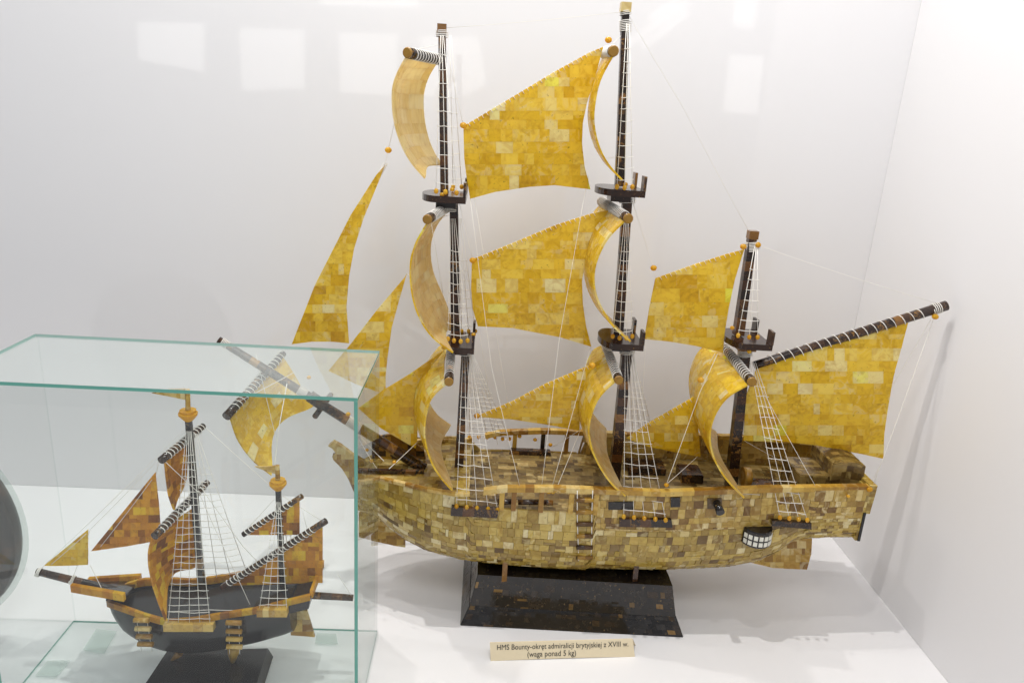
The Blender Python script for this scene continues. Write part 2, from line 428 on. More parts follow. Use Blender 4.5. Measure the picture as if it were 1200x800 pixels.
# windows of the hall behind the viewer: they mirror in the glossy back board
wk = NT('daylight_window'); em = wk.n('ShaderNodeEmission'); em.inputs[0].default_value = (1, .99, .97, 1); em.inputs[1].default_value = 2.4; wk.l(em.outputs[0], wk.out.inputs[0])
def behind(px, py, Yv=12.0):
    p = at(px, py, Yv); p.y = 2*YB*S-p.y; return p
for q in ([(161, 26), (238, 27), (238, 84), (162, 70)], [(281, 33), (356, 35), (356, 104), (283, 106)], [(397, 38), (466, 40), (464, 112), (399, 108)], [(492, 42), (560, 44), (571, 98), (548, 112), (494, 113)],
          [(856, 64), (895, 66), (888, 134), (849, 131)], [(375, -30), (490, -28), (490, 9), (376, 6)], [(864, -30), (890, -30), (884, 34), (860, 32)]):
    mb = MB(1); f = [behind(*p) for p in q]; mb.hexa(f, [p-Vector((0, .04, 0)) for p in f]); mb.build('window', wk.m)['kind'] = 'structure'
for a_, b_ in (((804, 4), (738, 50)), ((792, 1), (762, 22)), ((806, 14), (752, 56))):
    mb = MB(1); mb.tube([behind(*a_), behind(*b_)], .045, 6); mb.build('fluorescent_tube', wk.m)['kind'] = 'structure'

# ------------------------------------------------------------------ big amber ship
YC = 1.40
ship = root('model_ship', at(670, 660, YC), 'large three masted golden amber mosaic ship on a black stand', 'model ship')
import numpy as np
RAILPX = [(418, 565, .004), (420, 562, .03), (426, 560, .05), (438, 560, .072), (455, 564, .088), (475, 569, .104), (500, 575, .118), (540, 582, .130), (590, 575, .136),
          (650, 575, .14), (700, 577, .14), (780, 580, .138), (850, 577, .132), (900, 575, .126), (960, 574, .118), (1016, 573, .108)]
rp = [(at(x, y, YC-b), b) for x, y, b in RAILPX]
RX = [p.x/S for p, b in rp]; RZ = [p.z/S for p, b in rp]; RB = [b for p, b in rp]
def b_of(X): return float(np.interp(X, RX, RB))
def zr_of(X): return float(np.interp(X, RX, RZ))
BOT = [(418, 588, .2), (422, 596, .2), (438, 608, .45), (455, 622, .5), (475, 634, .5), (500, 644, .5), (540, 652, .5), (600, 657, .5), (650, 660, .5), (700, 662, .5), (780, 664, .5),
       (850, 662, .5), (880, 657, .5), (905, 648, .55), (925, 638, .8), (945, 636, .98), (975, 636, 1), (1016, 637, 1)]
KX, KZ, KB = [], [], []
for x, y, kf in BOT:
    bb = .12*kf if x > 430 else .04*kf
    p = at(x, y, YC-bb); KX.append(p.x/S); KZ.append(p.z/S); KB.append(kf)
def zk_of(X): return float(np.interp(X, KX, KZ))
def box_of(X): return float(np.interp(X, KX, KB))
X0, X1 = RX[0], RX[-1]
XF = at(548, 582, YC-.13).x/S          # end of forecastle
XW = at(697, 592, YC-.14).x/S          # end of the open waist
ZDECK = .268
def top_of(X):
    z = zr_of(X)
    if X < XF: return z
    if X < XF+.012: return z+(ZDECK+.002-z)*(X-XF)/.012
    if X < XW: return ZDECK+.004
    if X < XW+.004: return ZDECK+(z-ZDECK)*(X-XW)/.004
    return z
def hull_pt(X, t, side, o=0, ext=0):
    """t: 0 keel .. 1 top of the side;  side -1 near, +1 far"""
    b = b_of(X); zk = zk_of(X); zt = top_of(X); boxy = box_of(X)
    k = max(0, (boxy-.55)/.45)
    p = .50*(1-k)+.12*k; q = .80*(1-k)+.5*k
    an = t*pi/2
    y = b*(sin(an)**p if an > 0 else 0); z = zk+(zt-zk)*(1-cos(an)**q if t < 1 else 1)
    # a little tumblehome near the top
    y *= 1-.05*max(0, t-.72)/.28*(1-k)
    return Vector((X*S, (YC+side*y)*S, z*S))
def hull_map(side):
    def f(x, y, o):
        X = X0+x/S; t = min(1, max(0, y)); e = .003
        p = hull_pt(X, t, side)
        du = hull_pt(min(X+e, X1), t, side)-hull_pt(max(X-e, X0), t, side)
        dv = hull_pt(X, min(1, t+e), side)-hull_pt(X, max(0, t-e), side)
        n = du.cross(dv)
        if n.length > 1e-14: n.normalize()
        if n.y*side < 0: n = -n
        return p+n*o
    return f
mb = MB(11); LX = (X1-X0)*S
def hull_col(m, x, y):
    c = m.col(); r = c[0]
    if y > .80: r = min(1, .25+r*.75)
    return (r, c[1], c[2], 1)
LW = (XW-X0)*S
for side in (-1, 1):
    tw_, th_, sb_ = (.0135, .056, .008) if side < 0 else (.02, .08, .02)
    tiles(mb, [(0, 0), (LX, 0), (LX, .80), (LW, .80), (LW, 1), (0, 1)], hull_map(side), tw_, th_, .003, sub=sb_, gap=.00018, jit=.0008, colf=hull_col)
    tiles(mb, [(LW, .802), (LX, .802), (LX, 1), (LW, 1)], hull_map(side), tw_, .042, .0035, sub=sb_, gap=.0002, jit=.0006, mi=(1, 1))
hull = mb.build('hull', [M_HULL, M_SIDE], ship)
# transom
mb = MB(12); bt = b_of(X1); zt = top_of(X1)*S; zb = zk_of(X1)*S
tiles(mb, [(-bt*S, zb), (bt*S, zb), (bt*S, zt), (-bt*S, zt)], lambda x, y, o: Vector((X1*S+o+.001+(y-zb)*.03, YC*S+x, y)), .02, .012, .004, sub=.05)
mb.build('transom', M_HULL, ship)
# decks
def deck_poly(xa, xb, n=26, inset=.004):
    xs = [xa+(xb-xa)*i/n for i in range(n+1)]
    return [(x*S, (YC-max(.003, b_of(x)*.96-inset))*S) for x in xs]+[(x*S, (YC+max(.003, b_of(x)*.96-inset))*S) for x in xs[::-1]]
mb = MB(13); zf = (zr_of(XF)-.004)
tiles(mb, deck_poly(X0+.006, XF), lambda x, y, o: Vector((x, y, (np.interp(x/S, [X0, XF], [zr_of(X0+.03)-.002, zf]))*S+o)), .016, .011, .003, sub=.02)
mb.build('fore_deck', M_HULL, ship)
mb = MB(14)
tiles(mb, deck_poly(XF, X1), lambda x, y, o: Vector((x, y, ZDECK*S+o)), .017, .012, .003, sub=.03)
mb.build('main_deck', M_DECK, ship)
mb = MB(15)
mb.box((XF*S, YC*S, (zf+ZDECK)/2*S), (.004, b_of(XF)*1.9*S, abs(zf-ZDECK)*S)); mb.build('deck_bulkhead', M_HULL, ship)
# rail caps
def rail_strip(side, xa, xb, zoff, w, h, seed, name='rail', mat=None, zfun=None, n=None):
    mb = MB(seed); x = xa
    while x < xb-.002:
        x2 = min(xb, x+mb.r.uniform(.014, .03)); q = []
        for X in (x, x2):
            b = b_of(X)*.955; z = (zfun or zr_of)(X)+zoff; yy = YC+side*b
            q.append([Vector((X*S, (yy-w/2)*S, (z-h/2)*S)), Vector((X*S, (yy+w/2)*S, (z-h/2)*S)), Vector((X*S, (yy+w/2)*S, (z+h/2)*S)), Vector((X*S, (yy-w/2)*S, (z+h/2)*S))])
        mb.hexa(q[0], q[1]); x = x2
    return mb.build(name, mat or M_RAIL, ship)
for side in (-1, 1):
    rail_strip(side, XF+.03, X1+.004, .002, .014, .010, 20+side)
    rail_strip(side, X0+.012, XF+.004, .001, .010, .006, 23+side)
# posts of the open waist
for side, pxl in ((-1, (588, 602, 634, 669, 698)), (1, (603, 636, 664, 690, 706))):
    for i, px in enumerate(pxl):
        X = at(px, 586 if side < 0 else 520, YC+side*.13).x/S; z0 = ZDECK+.002; z1 = zr_of(X)-.003
        MB(30+i).box((X*S, (YC+side*b_of(X)*.955)*S, (z0+z1)/2*S), (.0075, .007, (z1-z0)*S)).build('rail_post', M_RAIL if (side < 0 or i != 1) else M_DARK, ship)
# dark strips in the waist openings + gun ports + chain plates on the near side
def on_side(px, py, out=0.0):
    """near hull surface point under a pixel"""
    Y = YC-.13
    for _ in range(12):
        p = at(px, py, Y); X = p.x/S; b = b_of(X); zk = zk_of(X); zt = top_of(X)
        k = max(0, (box_of(X)-.55)/.45); P = .50*(1-k)+.12*k; Q = .80*(1-k)+.5*k
        f = min(1, max(.02, (p.z/S-zk)/(zt-zk))); an = math.acos(min(1, (1-f)**(1/Q))); t = an/(pi/2)
        y = b*(sin(an)**P)*(1-.05*max(0, t-.72)/.28*(1-k)); Y = Y*.4+(YC-y)*.6
    p.y -= out; return p
def plate(pxs, depth, mat, name, parent, seed=1, out=0, label=None, seg=1):
    """a block standing out of the side; pxs = 4 pixel corners (tl, tr, br, bl)"""
    mb = MB(seed)
    for i in range(seg):
        t0, t1 = i/seg, (i+1)/seg; L = lambda a, b, t: (a[0]+(b[0]-a[0])*t, a[1]+(b[1]-a[1])*t)
        q = [L(pxs[0], pxs[1], t0), L(pxs[0], pxs[1], t1), L(pxs[3], pxs[2], t1), L(pxs[3], pxs[2], t0)]
        f = [on_side(*p) for p in q]; ym = min(p.y for p in f)-out
        mb.hexa([at(x, y, (ym)/S) for x, y in q], [Vector((p.x, p.y+depth, p.z)) for p in [at(x, y, ym/S) for x, y in q]])
    return mb.build(name, mat, parent, label)
plate([(529, 594), (584, 598), (583, 607), (528, 604)], .012, M_DARK, 'chain_plate', ship, 41, .008, seg=4)
plate([(726, 608), (787, 609), (788, 618), (726, 617)], .012, M_DARK, 'chain_plate', ship, 42, .008, seg=5)
plate([(905, 610), (951, 613), (951, 620), (905, 616)], .012, M_DARK, 'chain_plate', ship, 43, .010, seg=4)
for i, q in enumerate([(713, 588, 742, 597), (786, 583, 797, 594), (829, 584, 846, 596)]):
    x0, y0, x1, y1 = q
    plate([(x0, y0), (x1, y0), (x1, y1), (x0, y1)], .005, M_BLACK, 'gun_port', ship, 50+i, .003)
for i, q in enumerate([(583, 584, 603, 591), (607, 584, 632, 592), (637, 585, 648, 592)]):
    x0, y0, x1, y1 = q
    a = at(x0, (y0+y1)/2, YC-.118); b = at(x1, (y0+y1)/2, YC-.118)
    MB(55+i).tube([a, (a+b)/2, b], .0045, 6, seg_col=True).build('timber_baulk', M_DARK, ship)
a = on_side(838, 588); MB(60).tube([a+Vector((0, .01, .004)), a+Vector((.002, -.012, -.002)), a+Vector((.003, -.022, -.006))], [.006, .0062, .0066], 12).build('cannon', M_BLACK, ship)
# quarter gallery
g = on_side(887, 620); g = Vector((g.x, g.y+.001, at(887, 634, g.y/S).z))
mb = MB(61); gr = PX(19, 1.28); gh = PX(19, 1.28)*1.18
mb.lathe(g, [(gr*.9, -.001), (gr, gh*.05), (gr, gh*.93), (gr*.96, gh)], 24); gal = mb.build('quarter_gallery', M_BLACK, ship)
for rr in range(2):
    for i in range(7):
        an = radians(-150+i*20); c = g+Vector((cos(an)*gr, sin(an)*gr, gh*(.27+.36*rr)))
        MB(70+i).box(c, (gr*.25, .0016, gh*.25), Matrix.Rotation(an+pi/2, 3, 'Z')).build('window_pane', M_PANE, gal)
# stern edge, quarter block, rudder, keel fins
zq0, zq1 = zk_of(X1)*S, (zk_of(X1)*.45+zr_of(X1)*.55)*S
MB(80).box((X1*S+.0045, (YC-b_of(X1))*S+.004, (zq0+zq1)/2), (.004, .012, zq1-zq0)).build('stern_frame', M_GHULL, ship)
s1, s0 = at(1012, 566, YC-.106), at(1021, 594, YC-.106)
mb = MB(81); tiles(mb, [(0, 0), (.2*S, 0), (.2*S, .05), (0, .05)], lambda x, y, o: Vector((s0.x-.006+o*1.0+y*.05, s0.y+x, s0.z-.012+y)), .016, .012, .012, sub=.03); mb.build('stern_board', M_HULL, ship)
a = at(1004, 556, YC-.02); b = at(1020, 579, YC-.105); spar('stern_bar', a, b, .0055, .0055, ship, M_RAIL, 82, sq=True)
bead(ship, 1019, 573, YC-.11, .005); bead(ship, 994, 581, YC-.12, .003)
flat_sail('rudder', [(880, 658), (905, 645), (936, 628), (951, 630), (950, 648), (945, 666), (905, 664)], YC, ship, M_RAIL, 9, 7, 5, 0, seed=83)
flat_sail('cutwater_foot', [(421, 600), (440, 600), (475, 628), (475, 640), (462, 638), (440, 633), (421, 628)], YC, ship, M_RAIL, 10, 7, 5, 0, seed=84)
# beakhead
flat_sail('beakhead', [(385, 521), (391, 516), (400, 521), (413, 531), (428, 540), (432, 590), (423, 590), (414, 572), (409, 560), (401, 547), (391, 537), (390, 533), (396, 528)], YC, ship, M_RAIL, 9, 7, 9, 0, seed=85)
def strip(pxs, Y0, Y1, name, mat, seed, n=6, thick=.003):
    """board: two pixel polylines with depths"""
    mb = MB(seed)
    A = [at(x, y, Y0) for x, y in pxs[0]]; B = [at(x, y, Y1) for x, y in pxs[1]]
    LU = (A[-1]-A[0]).length; LV = (A[0]-B[0]).length*.5+(A[-1]-B[-1]).length*.5
    def mf(x, y, o):
        u = x/LU; v = y/LV; p = interp_path(A, u)*(1-v)+interp_path(B, u)*v
        return p+Vector((0, -o*.7, o*.7))
    tiles(mb, [(0, 0), (LU, 0), (LU, LV), (0, LV)], mf, .014, .01, thick, sub=.01)
    return mb.build(name, mat, ship)
# forecastle far bulwark with its arches and dark stowage
strip([[(440, 540), (452, 528), (470, 524), (500, 528), (535, 536)], [(441, 515), (455, 508), (470, 509), (500, 514), (535, 519)]], YC+.125, YC+.125, 'forecastle_bulwark', M_RAIL, 86)
flat_sail('beak_bulwark', [(436, 514), (446, 510), (458, 508), (478, 511), (497, 527), (502, 552), (436, 556)], YC+.03, ship, M_DKAM, 9, 7, 4, 0, seed=88)
spar('beak_timber', at(420, 551, YC-.045), at(497, 553, YC-.035), .0045, .0045, ship, M_DARK, 89, sq=True)
flat_sail('deck_coaming', [(505, 512), (536, 511), (536, 521), (505, 521)], YC+.125, ship, M_RAIL, 9, 7, 4, 0, seed=87)
# bowsprit
bow_in = at(497, 549, YC-.01); bow_out = at(256, 398, YC)
spar('bowsprit', bow_in, bow_out, PX(7, 1.4), PX(4.2, 1.4), ship, M_DARK, 90, n=8)
for t in ((.0, .03), (.36, .40), (.60, .66)):
    w = MB(91); coil(w, bow_out, bow_in, PX(4.3+2.8*t[0], 1.4), .0022, .0008, t[0]+.015, t[1]+.015); w.build('lashing', M_THREAD, ship)
x0 = at(372, 470, YC-.03); MB(92).box(x0, (.030, .010, .016), Matrix.Rotation(radians(35), 3, 'Y')).build('bowsprit_cap', M_DARK, ship)
spar('dolphin_striker', at(369, 488, YC-.04), at(388, 462, YC+.03), .0045, .0045, ship, M_DARK, 93)
line(ship, [at(300, 415, YC), at(325, 520, YC-.04), at(321, 553, YC-.1)])
line(ship, [at(337, 445, YC-.005), at(327, 500, YC-.08), at(320, 553, YC-.1)], .0007)
line(ship, [at(345, 436, YC), at(280, 470, YC-.09)])
line(ship, [at(423, 513, YC-.06), at(450, 540, YC-.09)], .0006); bead(ship, 430, 527, YC-.08, .003); line(ship, [at(490, 517, YC-.02), at(456, 549, YC-.1)], .0006); bead(ship, 462, 541, YC-.1, .003)
bead(ship, 408, 485, YC-.02, .004); bead(ship, 362, 442, YC-.02, .0035)

# masts ---------------------------------------------------------------
def mast(name, segs, seed):
    out = []
    for i, (a, b, r0, r1) in enumerate(segs):
        out.append(spar(name if i == 0 else name, at(*a, YC), at(*b, YC), PX(r0, YC), PX(r1, YC), ship, M_DARK, seed+i, sq=True))
    return out
mast('mast', [((537, 562), (546, 408), 7.5, 6.8), ((534, 397), (532, 240), 7.2, 6.4), ((521, 228), (518, 31), 6.0, 5.2)], 100)
mast('mast', [((719, 566), (735, 405), 9, 8), ((724, 392), (735, 232), 7.8, 7), ((726, 218), (733, 6), 7, 5.2)], 110)
mast('mast', [((855, 582), (874, 404), 9, 7.2), ((865, 392), (882, 272), 7.8, 6.2)], 120)
for (px, py, r) in ((733, 9, 7.0), (518, 34, 6.2), (882, 275, 7.0)):
    c = at(px, py, YC); MB(int(px)).box(c, (PX(r*1.5, YC), PX(r*1.5, YC), PX(9, YC)), col=(.97, .4, .3, 1)).build('mast_cap', M_RAIL if px == 733 else M_DARK, ship)
def lash(px, py, dy, r=7, seed=1):
    w = MB(seed); coil(w, at(px, py, YC), at(px, py+dy, YC), PX(r, YC), .0022, .0007); w.build('lashing', M_THREAD, ship)
for q in ((733, 13, 5, 5.5), (733, 24, 14, 5.8), (882, 283, 11, 7), (518, 36, 8, 6), (529, 238, 9, 7), (735, 231, 7, 8.5), (873, 408, 9, 8), (546, 408, 7, 8), (735, 408, 6, 8.5)): lash(q[0], q[1], q[2], q[3])
def platform(x0, x1, y, seed, flip=False):
    """dark fighting top: rounded board, a standing railing and amber deadeyes"""
    c = at((x0+x1)/2, y, YC); hw = PX((x1-x0)/2, YC); hd = .088*S
    n = 14; pts = []
    for i in range(n+1):
        an = pi/2+pi*i/n; pts.append(Vector((c.x-hw*.35+hw*.65*cos(an), c.y+hd*.62*sin(an), 0)))
    pts += [Vector((c.x+hw, c.y-hd*.62, 0)), Vector((c.x+hw, c.y+hd*.62, 0))]
    mb = MB(seed); h = PX(7, YC)
    mb.hexa([Vector((p.x, p.y, c.z-h/2)) for p in pts], [Vector((p.x, p.y, c.z+h/2)) for p in pts], col=(.6, .3, .4, 1))
    pl = mb.build('mast_top', M_DARK, ship)
    MB(seed+7).box((c.x+hw*.1, c.y, c.z-h), (hw*.9, hd*.5, h*1.2)).build('bracket', M_DARK, pl)
    rh = PX(15, YC)
    for k, yy in enumerate((-.5, .5)):
        MB(seed+k+1).box((c.x+hw-.002, c.y+hd*yy, c.z+h/2+rh/2), (.004, .020, rh)).build('railing', M_DARK, pl)
    return pl, c, hw, hd, h
for (x0, x1, y, s) in ((497, 545, 230, 130), (523, 556, 401, 140), (699, 748, 223, 150), (701, 748, 397, 160), (848, 894, 397, 170)):
    platform(x0, x1, y, s)
# shroud ladders: (apex, feet pixels, depth of feet)
def sh(ap, feet, Yf, gap, Ya=None, seed=1, y0t=.12, spread=.002, Yoff=0, **k):
    return ladder(ship, at(*ap, (Ya or YC-.012)), [at(x, y, Yf) for x, y in feet], y0t, PX(gap, YC), seed=seed, spread=spread, **k)
sh((518, 42), [(511, 224), (522, 225), (535, 226)], YC-.06, 14, seed=1, y0t=.1)
sh((528, 42), [(531, 219), (541, 219)], YC+.05, 15, seed=2, y0t=.3)
sh((531, 256), [(525, 397), (532, 399), (540, 400), (548, 399)], YC-.055, 11, seed=3, y0t=.25)
sh((539, 256), [(541, 388), (549, 388), (557, 388)], YC+.05, 12, seed=4, y0t=.3)
sh((547, 416), [(535, 593), (547, 594), (559, 595), (572, 596), (583, 597)], YC-.135, 13, seed=5, y0t=.25, spread=.003)
sh((553, 416), [(550, 512), (561, 512), (571, 512), (580, 512), (589, 514), (597, 514)], YC+.135, 9, seed=6, y0t=.15, spread=.001)
sh((736, 28), [(723, 219), (732, 220), (741, 219)], YC-.06, 12, seed=7, y0t=.12)
sh((734, 259), [(718, 394), (726, 396), (734, 396), (741, 394)], YC-.055, 11, seed=8, y0t=.2)
sh((737, 414), [(731, 605), (743, 606), (755, 607), (768, 608), (780, 609)], YC-.148, 12.5, seed=9, y0t=.22, spread=.003)
sh((740, 414), [(742, 528), (752, 528), (762, 528), (770, 528)], YC+.135, 10, seed=10, y0t=.25)
sh((886, 288), [(865, 393), (878, 395), (888, 395)], YC-.055, 11, seed=11, y0t=.2)
sh((882, 424), [(914, 606), (925, 607), (936, 608), (946, 609)], YC-.14, 12, seed=12, y0t=.12, spread=.003)
for x, y in ((518, 228), (530, 222), (555, 392), (858, 384), (520, 407), (878, 412), (733, 216)): bead(ship, x, y, YC-.05, .0036)

# yards with square sails ----------------------------------------------
def yard(a, b, Yn, Yf, r, seed, wrap=(.03, .98), pitch=.0075):
    A, Bq = at(*a, Yn), at(*b, Yf); d = (A-Bq).normalized()
    o = spar('yard', A, Bq, PX(r, Yn), PX(r*.9, Yn), ship, M_DARK, seed, n=12, wrap=wrap, pitch=pitch)
    MB(seed).tube([A, A+d*.002, A+d*.003], [PX(r, Yn), PX(r*.97, Yn), PX(r*.8, Yn)], 12, col=(.8, .4, .3, 1)).build('yard_cap', M_DKAM, o); return o
yard((478, 62), (514, 70), YC-.10, YC, 5.6, 200, (.12, .98))
square_sail([(477, 66), (466, 86), (460, 108), (462, 140), (470, 168), (482, 190), (498, 209)], [(514, 70), (502, 90), (496, 112), (497, 140), (502, 163), (509, 180), (518, 193)], YC-.10, YC+.02, ship, [M_PALE, M_PALE], .012, .03, .02, 201, .15)
yard((501, 257), (527, 241), YC-.12, YC+.05, 5.6, 202, (.12, .98))
square_sail([(501, 261), (488, 284), (481, 310), (483, 345), (493, 375), (509, 397), (531, 413)], [(527, 245), (512, 263), (504, 288), (507, 318), (518, 345), (526, 366), (530, 388)], YC-.12, YC+.05, ship, [M_SAIL, M_PALE], .006, .022, .014, 203, .2)
yard((526, 447), (529, 400), YC-.14, YC+.13, 5.6, 204, (.1, .98), .0105)
square_sail([(524, 449), (510, 461), (502, 474), (498, 495), (498, 515), (505, 540), (517, 560), (530, 574)], [(529, 400), (513, 408), (503, 426), (498, 450), (502, 470), (512, 486), (528, 498)], YC-.14, YC+.13, ship, [M_SAIL, M_PALE], .022, .022, .016, 205, .2)
yard((719, 60), (707, 62), YC-.10, YC+.08, 5.8, 206, (.06, .98))
square_sail([(719, 64), (704, 92), (697, 120), (696, 146), (702, 172), (713, 193), (729, 211)], [(708, 64), (697, 92), (691, 120), (691, 146), (697, 169), (708, 188), (724, 205)], YC-.10, YC+.08, ship, [M_SAIL, M_SAIL], .004, .022, .014, 207, .1)
yard((736, 256), (704, 236), YC-.12, YC+.11, 5.8, 208, (.1, .98))
square_sail([(732, 259), (712, 280), (699, 306), (696, 330), (702, 355), (719, 382), (739, 400)], [(704, 240), (693, 254), (686, 280), (684, 308), (688, 334), (698, 356), (716, 374)], YC-.12, YC+.11, ship, [M_SAIL, M_PALE], .006, .022, .014, 209, .1)
yard((725, 445), (709, 404), YC-.14, YC+.13, 5.6, 210, (.06, .96), .0105)
square_sail([(722, 446), (704, 463), (694, 483), (690, 505), (695, 530), (708, 555), (721, 571), (733, 581)], [(709, 404), (695, 411), (686, 433), (684, 460), (691, 479), (700, 492), (710, 502)], YC-.14, YC+.13, ship, [M_SAIL, M_PALE], .014, .022, .016, 211, .2)
yard((881, 447), (849, 407), YC-.14, YC+.10, 6.0, 212, (.08, .98), .0105)
square_sail([(876, 451), (852, 466), (837, 488), (832, 512), (837, 537), (851, 561), (872, 583)], [(848, 408), (826, 406), (812, 425), (808, 452), (815, 475), (826, 495), (839, 506)], YC-.14, YC+.12, ship, [M_SAIL, M_PALE], .010, .022, .016, 213, .2)
# sprit sail under the bowsprit
spar('yard', at(265, 488, YC-.10), at(332, 414, YC+.08), PX(5, YC), PX(4, YC), ship, M_DARK, 214, wrap=(.1, .98), pitch=.008)
square_sail([(270, 491), (279, 516), (296, 539), (318, 557)], [(330, 416), (343, 436), (355, 457), (367, 476)], YC-.09, YC+.07, ship, [M_SAIL, M_SAIL], .012, .022, .014, 215, .55)
# fore-and-aft sails ---------------------------------------------------
FS = flat_sail
FS('sail', [(342, 403), (369, 334), (411, 252), (441, 205), (449, 196), (451, 193), (445, 210), (426, 256), (415, 291), (409, 324), (406, 360), (409, 402), (388, 400), (366, 400)], YC-.01, ship, M_SAIL, 17, 12, seed=301)
w = MB(1); coil(w, at(452, 191, YC), at(443, 208, YC), PX(2, YC), .002, .0006); w.build('lashing', M_THREAD, ship)
FS('sail', [(385, 434), (410, 404), (441, 364), (474, 325), (477, 320), (468, 351), (459, 384), (454, 420), (452, 440), (452, 462), (418, 450)], YC, ship, M_SAIL, 16, 11, seed=302)
FS('sail', [(420, 478), (449, 457), (480, 438), (516, 413), (521, 410), (505, 430), (495, 450), (490, 485), (489, 515), (487, 525), (446, 501)], YC-.005, ship, M_SAIL, 17, 12, seed=303)
FS('sail', [(543, 148), (600, 114), (650, 84), (690, 62), (707, 55), (696, 96), (688, 120), (683, 144), (682, 168), (685, 195), (692, 222), (650, 217), (620, 219), (580, 225), (551, 233), (547, 210), (544, 186)], YC, ship, M_SAIL, 20, 13, seed=304, stitch=((546, 146), (704, 57)))
FS('sail', [(553, 304), (600, 285), (650, 264), (690, 251), (714, 246), (704, 260), (693, 281), (685, 311), (682, 329), (683, 356), (687, 383), (693, 406), (657, 395), (600, 384), (560, 382), (554, 362), (552, 338)], YC, ship, M_SAIL, 20, 13, seed=305, stitch=((556, 302), (698, 248)))
FS('sail', [(557, 488), (600, 470), (640, 449), (690, 428), (706, 420), (694, 440), (684, 460), (680, 480), (679, 504), (640, 497), (600, 491)], YC, ship, M_SAIL, 14, 9, seed=306, stitch=((560, 486), (690, 428)))
FS('sail', [(768, 326), (810, 311), (850, 298), (872, 292), (861, 327), (854, 360), (849, 390), (847, 413), (815, 405), (785, 400), (755, 397), (761, 360)], YC, ship, M_SAIL, 20, 13, seed=307, stitch=((770, 325), (868, 293)))
FS('sail', [(734, 513), (760, 495), (790, 478), (819, 461), (818, 500), (821, 535), (790, 529), (760, 523)], YC, ship, M_SAIL, 14, 9, seed=308, stitch=((736, 511), (816, 462)))
FS('sail', [(886, 432), (940, 414), (1000, 396), (1064, 377), (1055, 411), (1047, 440), (1040, 480), (1036, 507), (1035, 537), (1012, 532), (960, 522), (922, 517), (871, 516), (874, 464)], YC, ship, M_SAIL, 22, 12, seed=309)
gaff = spar('gaff', at(884, 428, YC), at(1109, 358, YC), PX(5, YC), PX(6, YC), ship, M_DARK, 310)
w = MB(311); coil(w, at(884, 428, YC), at(1109, 358, YC), PX(6.2, YC), PX(11, YC), .0007, .08, .90); w.build('lashing', M_THREAD, gaff)
w = MB(312); coil(w, at(1092, 363, YC), at(1102, 360, YC), PX(6.2, YC), .003, .0007); w.build('lashing', M_THREAD, gaff)
for x, y in ((455, 176), (713, 47), (766, 314), (543, 147), (554, 305), (871, 289), (888, 287), (1096, 371), (694, 428), (559, 487), (821, 445)): bead(ship, x, y, YC-.01 if x not in (694, 821) else YC-.12, .0052)
# stays and braces
for pts in ([(521, 33, 0), (731, 14, 0)], [(735, 15, 0), (800, 125, 0), (877, 270, 0)], [(740, 232, 0), (766, 314, 0), (769, 326, 0)], [(455, 176, 0), (451, 194, 0)], [(463, 140, -.05), (455, 176, 0)],
            [(524, 60, 0), (543, 147, 0)], [(538, 236, 0), (554, 305, 0)], [(551, 232, 0), (576, 430, -.05), (609, 569, -.13)], [(556, 231, 0), (598, 490, 0)], [(686, 222, 0), (655, 400, -.06), (634, 576, -.13)],
            [(561, 384, 0), (583, 520, .12)], [(692, 407, 0), (645, 577, -.13)], [(680, 504, 0), (650, 577, -.13)], [(757, 398, 0), (750, 512, 0)], [(841, 414, -.02), (820, 460, -.05), (781, 567, -.13)], [(838, 414, .03), (819, 447, .01)],
            [(818, 534, 0), (781, 567, -.13)], [(1094, 374, 0), (1022, 572, -.1)], [(1091, 374, 0), (1035, 470, 0)], [(1016, 553, 0), (994, 580, -.12)], [(1035, 538, 0), (1016, 575, 0)], [(889, 288, 0), (1100, 356, 0)],
            [(716, 53, -.02), (730, 40, 0)], [(480, 59, -.09), (516, 52, 0)], [(482, 325, -.1), (477, 320, 0)], [(872, 516, 0), (945, 555, .1)], [(884, 440, 0), (960, 577, -.12)], [(858, 577, -.13), (905, 580, -.12)],
            [(700, 477, 0), (679, 504, 0), (648, 523, .1)], [(708, 186, .0), (722, 184, 0)], [(707, 368, 0), (722, 368, 0)], [(519, 344, 0), (505, 258, -.12)], [(527, 252, .02), (505, 256, -.12)]):
    line(ship, [at(x, y, YC+d) for x, y, d in pts], .00042)
for x, y, d in ((609, 511, .13), (627, 515, .13), (645, 521, .1), (648, 576, -.13), (643, 576, -.13), (582, 576, -.13), (781, 568, -.13)): bead(ship, x, y, YC+d, .0038)
# boarding ladder over the side
lad = line(ship, [on_side(676, 572, .006), on_side(676, 600, .005), on_side(677, 630, .004), on_side(678, 655, .003)], .0008, 'side_ladder')
r2 = line(ship, [on_side(694, 572, .006), on_side(693, 600, .005), on_side(693, 630, .004), on_side(692, 653, .003)], .0008, 'rope'); r2.parent = lad
for i, y in enumerate((584, 598, 612, 626, 639, 651)):
    a = on_side(674+i*.3, y, .004); b = on_side(695-i*.3, y, .004)
    MB(400+i).tube([a, (a+b)/2, b], .0040, 6, seg_col=True).build('rung', M_DKAM, lad)
